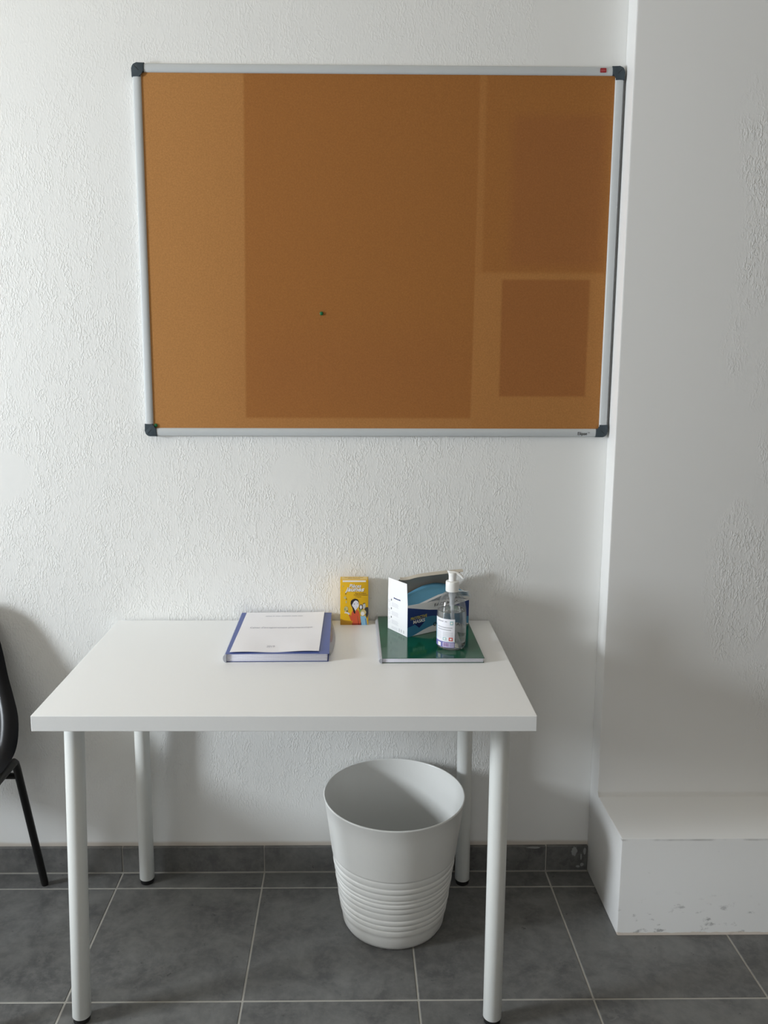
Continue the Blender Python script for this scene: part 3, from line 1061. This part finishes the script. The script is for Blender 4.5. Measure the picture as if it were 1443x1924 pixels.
pm = ['ochre', 'hair', 'skin', 'dress', 'dress_dark', 'sky_print', 'navy_line', 'coat', 'blond', 'greenish', 'greyface', 'house', 'brown_ink']
b = print_bm()
shapes = [
    ('ochre', [(75, 1010), (250, 1080), (450, 1110), (600, 1130), (620, 1305), (75, 1305)], 0),
    ('coat', [(1180, 560), (1230, 510), (1330, 500), (1350, 600), (1350, 800), (1290, 1010), (1240, 900), (1180, 720)], 1),
    ('greyface', [(1095, 360), (1200, 335), (1222, 420), (1215, 500), (1150, 590), (1100, 560)], 2),
    ('coat', [(1085, 370), (1130, 318), (1200, 320), (1215, 345), (1150, 352), (1100, 380)], 3),
    ('hair', [(935, 480), (965, 395), (1030, 375), (1085, 420), (1100, 560), (1065, 605), (935, 600)], 3),
    ('skin', ell(1010, 500, 50, 88), 4),
    ('greenish', [(925, 615), (1060, 600), (1080, 640), (1010, 720), (960, 740)], 4),
    ('blond', ell(1125, 735, 125, 115), 5),
    ('skin', ell(1085, 795, 82, 92), 6),
    ('sky_print', [(1000, 885), (1080, 910), (1200, 885), (1255, 1000), (1300, 1300), (1040, 1300), (990, 960)], 5),
    ('navy_line', [(1200, 1010), (1222, 1010), (1275, 1295), (1248, 1300)], 6),
    ('hair', [(1000, 1180), (1020, 1180), (1040, 1300), (1000, 1300)], 6),
    ('dress', [(640, 655), (700, 700), (740, 790), (770, 740), (800, 610), (870, 640), (920, 700), (950, 850), (990, 1100), (1000, 1300), (605, 1300), (640, 1090), (600, 1125), (570, 1120), (510, 980), (458, 850), (510, 828), (562, 930), (582, 760)], 7),
    ('dress_dark', [(850, 880), (875, 890), (905, 1050), (940, 1290), (905, 1290), (870, 1100)], 8),
    ('ochre', [(868, 900), (885, 900), (925, 1120), (905, 1110)], 9),
    ('dress_dark', [(605, 1230), (1000, 1230), (1000, 1300), (605, 1300)], 8),
    ('skin', [(250, 760), (300, 715), (420, 730), (470, 750), (510, 800), (470, 850), (400, 790), (320, 775)], 7),
    ('house', [(250, 520), (330, 455), (420, 520), (432, 690), (300, 710), (240, 640)], 6),
    ('coat', [(362, 640), (405, 640), (405, 712), (362, 712)], 8),
    ('greenish', ell(290, 600, 22, 70), 7),
    ('skin', [(600, 415), (640, 330), (690, 250), (770, 195), (860, 230), (905, 320), (922, 400), (900, 490), (830, 560), (800, 600), (770, 665), (745, 645), (700, 550), (650, 490)], 9),
    ('hair', [(540, 330), (560, 220), (640, 150), (740, 120), (850, 150), (910, 240), (915, 320), (860, 230), (770, 195), (690, 250), (640, 330), (600, 415), (650, 490), (700, 560), (750, 660), (762, 770), (730, 795), (690, 760), (650, 640), (620, 530), (560, 420)], 10),
    ('coat', ell(712, 362, 16, 24), 11), ('coat', ell(862, 345, 12, 22), 11),
    ('coat', [(795, 500), (815, 480), (830, 495), (815, 510)], 11),
    ('house', ell(190, 590 - 1020, 26, 30), 6), ('house', ell(165, 790 - 1020, 18, 20), 6), ('brown_ink', ell(320, 930 - 1020, 16, 46), 6),
    ('house', ell(290, 80, 60, 60), 5), ('house', ell(340, 270, 30, 60), 5), ('brown_ink', ell(350, 140, 20, 30), 6),
]
for mname, pts, layer in shapes:
    P3 = [yp(x, y, 0.00006 * layer) for x, y in pts]
    poly(b, P3, pm.index(mname))
obj('printed_picture', b, pm, ybox)


def text_px(bm, body, x0p, x1p, y0p, y1p, mat, shear=0.0, lift=0.0, bold=0.0):
    """Lettering between photo columns x0p..x1p and rows y0p (top)..y1p (bottom) of the box front."""
    ox = yx0 + (x0p - 639.0) * SXP
    oz = ZT + yh - (y1p - 1091.0) * SZP
    text_bm(bm, body, (x1p - x0p) * SXP, (y1p - y0p) * SZP, (ox, yy - 0.0001, oz), (1, 0, 0), (0, 0, 1), (0, -1, 0), mat, shear, 0.0002, bold, lift)


b = nb()
for dx, dy, mat, lift in ((0.55, 0.5, 0, 0.0), (0, 0, 1, 0.0002)):
    text_px(b, 'Pièces', 656 + dx, 678.5 + dx, 1098.2 + dy, 1105.2 + dy, mat, 0.25, lift, 0.02)
    text_px(b, 'jaunes', 648 + dx, 684.5 + dx, 1104.2 + dy, 1114.6 + dy, mat, 0.35, lift, 0.03)
obj('title_lettering', b, ['title_shadow', 'title_white'], ybox)
b = nb()
text_px(b, 'Pour les enfants', 667, 687.5, 1114, 1116.6, 0, 0.1, 0, 0.01)
text_px(b, '& adolescents hospitalisés', 664.5, 690.5, 1117.2, 1120.0, 0, 0.1, 0, 0.01)
text_px(b, "à l'hôpital", 667, 678.5, 1120.6, 1123.2, 0, 0.1, 0, 0.01)
obj('slogan_lettering', b, 'brown_ink', ybox)

# ------------------------------------------------------------------ open mask box
A = Vector((0.7635, -0.1840, ZG)); ang = math.atan2(0.104, 0.166)
MU = Vector((math.cos(ang), math.sin(ang), 0))              # along the long printed side
MV = Vector((-math.sin(ang), math.cos(ang), 0))             # towards the wall
MN = -MV
LNG, DEP, HGT, CT = 0.196, 0.0855, 0.0805, 0.0008
mbox = thing('mask_box', 'opened blue and white carton of protective face masks with its flaps standing up', 'box', tuple(A + MU * 0.098 + MV * 0.043))


def mp(u, v, z):
    return A + MU * u + MV * v + Vector((0, 0, z))


def slab(bm, P0, P1, P2, P3, n, th=CT, mat=0):
    poly(bm, [P0, P1, P2, P3], mat, th, n)


b = nb()
up_ = Vector((0, 0, 1))
slab(b, mp(0, 0, 0), mp(LNG, 0, 0), mp(LNG, DEP, 0), mp(0, DEP, 0), up_)
poly(b, [mp(0, 0, 0), mp(LNG, 0, 0), mp(LNG, 0, HGT - 0.0140), mp(0.82 * LNG, 0, HGT - 0.0065), mp(0.55 * LNG, 0, HGT - 0.0012), mp(0, 0, HGT)], 0, CT, MV)
slab(b, mp(LNG, 0, 0), mp(LNG, DEP, 0), mp(LNG, DEP, HGT - 0.020), mp(LNG, 0, HGT - 0.0140), -MU)
slab(b, mp(0, DEP, 0), mp(LNG, DEP, 0), mp(LNG, DEP, HGT), mp(0, DEP, HGT), -MV)
slab(b, mp(0, 0, 0), mp(0, DEP, 0), mp(0, DEP, HGT), mp(0, 0, HGT), MU)
obj('carton', b, 'card_white', mbox)
b = nb()
slab(b, mp(0, 0.0, HGT), mp(0, DEP, HGT), mp(-0.0015, DEP - 0.004, HGT + 0.054), mp(-0.0040, -0.001, HGT + 0.0565), MU, 0.0007)
tag(obj('side_flap', b, 'card_white', mbox), 'white end flap standing straight up')
# lid: grey inside, leaning back towards the wall, with a pale tucked strip along its top
b = nb()
NXl = 14
L0, L1 = mp(0.0, DEP, HGT), mp(LNG, DEP, HGT)
T0, T1 = Vector((0.7490, -0.0915, 0.8750)), Vector((0.9180, -0.0300, 0.8800))
rowa, rowb, rowc = [], [], []
for k in range(NXl + 1):
    t = k / NXl
    lo_ = L0.lerp(L1, t)
    hi_ = T0.lerp(T1, t) + Vector((0, 0, -0.0035 * math.exp(-((t - 0.10) / 0.10) ** 2))) + Vector((0, 0, 0.002 * math.sin(PI * t)))
    mid_ = lo_.lerp(hi_, 0.5) + Vector((-0.003, 0.006, 0.003))
    mid_.y = min(mid_.y, -0.003)
    lo_.y = min(lo_.y, -0.003)
    rowa.append(b.verts.new(lo_)); rowb.append(b.verts.new(mid_)); rowc.append(b.verts.new(hi_))
for r0, r1 in ((rowa, rowb), (rowb, rowc)):
    for k in range(NXl):
        b.faces.new((r0[k], r0[k + 1], r1[k + 1], r1[k]))
hi_pts = [v.co.copy() for v in rowc]
thicken(b, 0.0008)
lid = tag(obj('lid', b, 'card_grey', mbox, auto=40), 'raised lid with its grey inside showing')
b = nb()
ra, rb_, rc_ = [], [], []
for k, p in enumerate(hi_pts):
    t = k / NXl
    ra.append(b.verts.new(p + Vector((0, -0.0006, 0.0040))))
    rb_.append(b.verts.new(p + Vector((0.0002, -0.0050, 0.0028))))
    rc_.append(b.verts.new(p + Vector((0.0006, -0.0105, -0.0008 - 0.0012 * math.sin(PI * t)))))
for r0, r1 in ((ra, rb_), (rb_, rc_)):
    for k in range(NXl):
        b.faces.new((r0[k], r0[k + 1], r1[k + 1], r1[k]))
thicken(b, 0.0008)
tag(obj('tuck_strip', b, 'card_edge', lid, auto=40), 'beige strip tucked along the lid edge')

# printed long side
pmats = ['navy', 'teal', 'navy_deep', 'yellow_ink', 'title_white', 'ink']
b = print_bm()


def fr(u, v, lift=0.0002):
    return mp(u * LNG, 0, v * HGT) + MN * lift


def frp(bm, pts, mat, lift):
    poly(bm, [fr(u, v, lift) for u, v in pts], mat)


frp(b, [(0, 0.93), (0.18, 0.83), (0.34, 0.745), (0.47, 0.695), (0.60, 0.69), (0.80, 0.75), (1.0, 0.81), (1.0, 0.26), (0.85, 0.34), (0.7, 0.30), (0.4, 0.36), (0.2, 0.32), (0, 0.30)], 0, 0.0002)
wave = [(0, 0.30)]
wave += [(0.04, 0.315), (0.10, 0.345), (0.17, 0.42), (0.24, 0.50), (0.31, 0.535), (0.40, 0.53), (0.5, 0.48), (0.62, 0.42), (0.75, 0.38), (0.88, 0.33), (1.0, 0.27)]
wave += [(1.0, 0.03), (0.8, 0.20), (0.62, 0.27), (0.48, 0.25), (0.34, 0.19), (0.24, 0.13), (0.14, 0.05), (0.07, 0.0), (0, 0)]
frp(b, wave, 1, 0.0003)
frp(b, [(0.095, 0.40), (0.275, 0.40), (0.185, 0.225)], 2, 0.0004)
text_bm(b, 'PROTECTIVE', 0.255 * LNG, 0.095 * HGT, fr(0.050, 0.510), MU + up_ * 0.035, up_, MN, 3, 0.0, 0.0002, 0.01, 0.0002)
text_bm(b, 'MASKS', 0.185 * LNG, 0.110 * HGT, fr(0.088, 0.385), MU + up_ * 0.035, up_, MN, 4, 0.0, 0.0003, 0.02, 0.0003)
text_bm(b, 'FACE MASK', 0.40 * LNG, 0.095 * HGT, fr(0.425, 0.815), MU, up_, MN, 5, 0.0, 0.0002, 0.01, 0.0001)
ring = []
for k in range(24):
    a0, a1 = 2 * PI * k / 24, 2 * PI * (k + 1) / 24
    q = [(0.435 + rr * math.cos(a) / LNG, 0.245 + rr * math.sin(a) / HGT) for rr, a in ((0.0050, a0), (0.0050, a1), (0.0027, a1), (0.0027, a0))]
    frp(b, q, 5, 0.0005)
text_bm(b, 'PARE', 0.26 * LNG, 0.075 * HGT, fr(0.50, 0.185), MU, up_, MN, 5, 0.0, 0.0004, 0.01, 0.0002)
obj('side_print', b, pmats, mbox)

# printed narrow end: small blue strip, icons and blocks of fine print
b = print_bm()
emats = ['navy_line', 'ink_light', 'ink_grey', 'title_white', 'ink']


def en(v, z, lift=0.0002):                                  # v: 0 = corner towards camera, 1 = towards wall
    return mp(0, v * DEP, z * HGT) - MU * lift


def enr(bm, v0, v1, z0_, z1_, mat, lift=0.0002):
    poly(bm, [en(v0, z0_, lift), en(v1, z0_, lift), en(v1, z1_, lift), en(v0, z1_, lift)], mat)


enr(b, 0.36, 0.70, 1.05, 1.13, 0)
enr(b, 0.42, 0.64, 1.084, 1.097, 3, 0.0003)
for zc in (0.86, 0.58, 0.30):
    for ln in range(4):
        enr(b, 0.48 - 0.03 * (ln % 2), 0.80, zc + 0.03 - ln * 0.035, zc + 0.045 - ln * 0.035, 1)
    enr(b, 0.80, 0.835, zc + 0.09, zc + 0.15, 4)
    enr(b, 0.89, 0.97, zc + 0.02, zc + 0.10, 1)
    enr(b, 0.91, 0.95, zc + 0.035, zc + 0.085, 3, 0.0003)
    enr(b, 0.885, 0.905, zc - 0.10, zc + 0.0, 1)
for vc in (0.40, 0.30, 0.18):
    enr(b, vc - 0.025, vc + 0.025, 0.07, 0.15, 2)
    enr(b, vc - 0.010, vc + 0.010, 0.09, 0.13, 3, 0.0003)
for ln in range(3):
    enr(b, 0.50, 0.80, 0.12 - ln * 0.03, 0.132 - ln * 0.03, 1)
obj('end_print', b, emats, mbox)


# masks lying in the box, each a curved pleated sheet
def mask(idx, lab, zoff, shift, loop):
    root = thing('face_mask', lab, 'mask', tuple(mp(LNG / 2, DEP / 2, 0.05 + zoff)), 'folded masks in the open carton')
    bm = nb()
    NU_, NV_ = 26, 10
    g = []
    for i in range(NU_ + 1):
        u = i / NU_
        row = []
        for j in range(NV_ + 1):
            v = j / NV_
            arch = float(np.interp(u, [0, 0.15, 0.3, 0.5, 0.7, 0.85, 1.0], [-0.014, -0.007, -0.001, 0.0075, 0.0115, 0.0105, 0.0045]))
            z = HGT + zoff + arch + 0.011 * math.sin(PI * u) * math.sin(PI * 0.5 * v) + 0.0007 * math.sin(v * 6 * PI)
            uu = 0.008 + u * (LNG - 0.012 + shift)
            vv = 0.004 + v * (DEP - 0.013)
            row.append(bm.verts.new(mp(uu, vv, z)))
        g.append(row)
    for i in range(NU_):
        for j in range(NV_):
            f = bm.faces.new((g[i][j], g[i + 1][j], g[i + 1][j + 1], g[i][j + 1]))
            f.material_index = 1 if (j == 0 or i == NU_ - 1) else 0
    thicken(bm, 0.0009)
    obj('mask_body', bm, ['mask_blue', 'mask_white'], root, auto=50)
    if loop:
        bm = nb()
        e = mp(LNG - 0.004 + shift, 0.02, HGT + 0.0045 + zoff)
        pts = [e, e + MU * 0.008 + up_ * 0.001 + MN * 0.002, e + MU * 0.013 + MN * 0.006 - up_ * 0.006, e + MU * 0.0155 + MN * 0.006 - up_ * 0.014, e + MU * 0.014 + MN * 0.003 - up_ * 0.019]
        tube(bm, [tuple(p) for p in catmull([tuple(q) for q in pts], 5)], 0.0009, 8)
        tag(obj('ear_loop', bm, 'mask_white', root, smooth=True), 'white elastic ear loop')


mlabs = ['blue pleated mask, lowest of the stack in the carton', 'blue pleated mask, second from the bottom in the carton',
         'blue pleated mask with a hanging white ear loop, just under the top one', 'blue pleated mask on top of the stack in the carton']
for i in range(4):
    mask(i, mlabs[i], -0.0105 + 0.0034 * i, 0.0085 - 0.001 * i, i == 2)

# ------------------------------------------------------------------ pump bottle
QX, QY, QZ = 0.8643, -0.2500, ZG + 0.0002
bot = thing('pump_bottle', 'clear pump bottle of hand gel standing on the green exercise book', 'bottle', (QX, QY, QZ))


def z_(a):
    return QZ + a - 0.749


body = [(0.0, 0.7500), (0.020, 0.7496), (0.0275, 0.7492), (0.0315, 0.7510), (0.0342, 0.7560), (0.0350, 0.7640), (0.0351, 0.800), (0.0351, 0.8250), (0.0347, 0.8360),
        (0.0336, 0.8470), (0.0317, 0.8570), (0.0289, 0.8660), (0.0252, 0.8740), (0.0208, 0.8800), (0.0160, 0.8840), (0.0128, 0.8862), (0.0120, 0.8880), (0.0120, 0.8960)]
b = nb(); lathe(b, QX, QY, [(r, z_(z)) for r, z in body], 64)
bb = obj('bottle_body', b, 'bottle', bot, smooth=True)
b = nb()
liq = [(0.0, 0.7512), (0.020, 0.7512), (0.0270, 0.7515), (0.0305, 0.7530), (0.0330, 0.7575), (0.0338, 0.7640), (0.0339, 0.800), (0.0339, 0.8250), (0.0333, 0.8335), (0.0322, 0.8400), (0.0318, 0.8420), (0.0300, 0.8414), (0.0, 0.8412)]
lathe(b, QX, QY, [(r, z_(z)) for r, z in liq], 64)
tag(obj('gel', b, 'gel', bot, smooth=True), 'clear gel filling')
b = nb()
tube(b, [tuple(p) for p in catmull([(QX, QY, z_(0.890)), (QX + 0.0005, QY, z_(0.86)), (QX + 0.001, QY - 0.001, z_(0.83)), (QX + 0.004, QY - 0.003, z_(0.80)), (QX + 0.010, QY - 0.006, z_(0.775)), (QX + 0.0175, QY - 0.010, z_(0.7545))], 5)], 0.0036, 16)
tag(obj('dip_tube', b, 'tube', bot, smooth=True), 'milky suction tube inside the bottle')
b = nb()
lathe(b, QX, QY, [(0.0, z_(0.898)), (0.0085, z_(0.898)), (0.0085, z_(0.876)), (0.0062, z_(0.868)), (0.0058, z_(0.850)), (0.0, z_(0.850))], 28)
obj('pump_cylinder', b, 'tube', bot, auto=40)
b = nb()
lathe(b, QX, QY, [(0.0, z_(0.8865)), (0.0152, z_(0.8865)), (0.0157, z_(0.8880)), (0.0157, z_(0.9080)), (0.0150, z_(0.9105)), (0.0110, z_(0.9118)), (0.0090, z_(0.9118)), (0.0088, z_(0.9230)), (0.0, z_(0.9230))], 48)
pc = obj('pump_collar', b, 'pump', bot, auto=40)
b = nb()
ND = Vector((0.96, -0.28, 0)).normalized()
c0 = Vector((QX, QY, z_(0.9225)))
lathe(b, QX, QY, [(0.0, z_(0.9210)), (0.0088, z_(0.9210)), (0.0092, z_(0.9250)), (0.0100, z_(0.9285)), (0.0098, z_(0.9315)), (0.0060, z_(0.9328)), (0.0, z_(0.9330))], 32)
pts = [c0 - ND * 0.0115 + up_ * 0.0125, c0 - ND * 0.006 + up_ * 0.0085, c0 + up_ * 0.0078, c0 + ND * 0.010 + up_ * 0.0072, c0 + ND * 0.018 + up_ * 0.0042, c0 + ND * 0.0235 - up_ * 0.0010, c0 + ND * 0.0250 - up_ * 0.0032]
tube(b, [tuple(p) for p in pts], [0.0022, 0.0042, 0.0050, 0.0043, 0.0037, 0.0032, 0.0028], 18)
obj('pump_head', b, 'pump', bot, auto=60)
# curved label with bands, fine print, hazard mark and barcode
A0, A1 = math.radians(182), math.radians(276)


def lab(a, z, lift=0.0):
    r = 0.0354 + lift
    return (QX + r * math.cos(a), QY + r * math.sin(a), z)


def lrect(bm, s0, s1, t0, t1, mat, lift, n=12):
    """s along the label 0..1 from its outer end, t up 0..1."""
    n = max(1, int(n * (s1 - s0)) + 1)
    for k in range(n):
        a = A0 + (A1 - A0) * (s0 + (s1 - s0) * k / n)
        c = A0 + (A1 - A0) * (s0 + (s1 - s0) * (k + 1) / n)
        q0, q1 = z_(0.7575) + t0 * 0.0695, z_(0.7575) + t1 * 0.0695
        poly(bm, [lab(a, q0, lift), lab(c, q0, lift), lab(c, q1, lift), lab(a, q1, lift)], mat)


b = nb()
lrect(b, 0, 1, 0, 1, 0, 0.0, 24)
lo = obj('label', b, 'label_white', bot, smooth=True)
lo['label'] = 'white and violet wrap label'
b = print_bm()
lm = ['label_violet', 'barcode_pale', 'barcode_purple', 'hazard', 'aqua', 'ink_grey', 'ink_light', 'sky_print', 'navy_line', 'title_white']
lrect(b, 0.0, 1.0, 0.0, 0.20, 0, 0.00015)
lrect(b, 0.50, 0.97, 0.015, 0.175, 1, 0.0003)
for k in range(8):
    s = 0.54 + k * 0.052
    lrect(b, s, s + (0.028 if k < 4 else 0.014), 0.035, 0.165, 2 if k < 5 else 0, 0.00045)
lrect(b, 0.22, 0.40, 0.02, 0.15, 9, 0.0003)
lrect(b, 0.0, 0.10, 0.20, 0.75, 7, 0.00015)
lrect(b, 0.22, 0.52, 0.885, 0.925, 5, 0.0002)
lrect(b, 0.58, 0.68, 0.885, 0.925, 5, 0.0002)
lrect(b, 0.80, 0.93, 0.80, 0.93, 4, 0.0002)
lrect(b, 0.83, 0.90, 0.83, 0.90, 9, 0.0003)
lrect(b, 0.20, 0.90, 0.68, 0.715, 5, 0.0002)
lrect(b, 0.20, 0.85, 0.60, 0.635, 5, 0.0002)
for k in range(6):
    lrect(b, 0.12, 0.42, 0.52 - k * 0.045, 0.54 - k * 0.045, 6, 0.0002)
    if k < 4:
        lrect(b, 0.50, 0.92, 0.52 - k * 0.045, 0.54 - k * 0.045, 6, 0.0002)
lrect(b, 0.50, 0.66, 0.25, 0.35, 4, 0.0002)
lrect(b, 0.53, 0.63, 0.27, 0.33, 9, 0.0003)
lrect(b, 0.76, 0.92, 0.24, 0.36, 3, 0.0002)
lrect(b, 0.80, 0.88, 0.27, 0.33, 9, 0.0003)
obj('label_print', b, lm, lo, smooth=True)
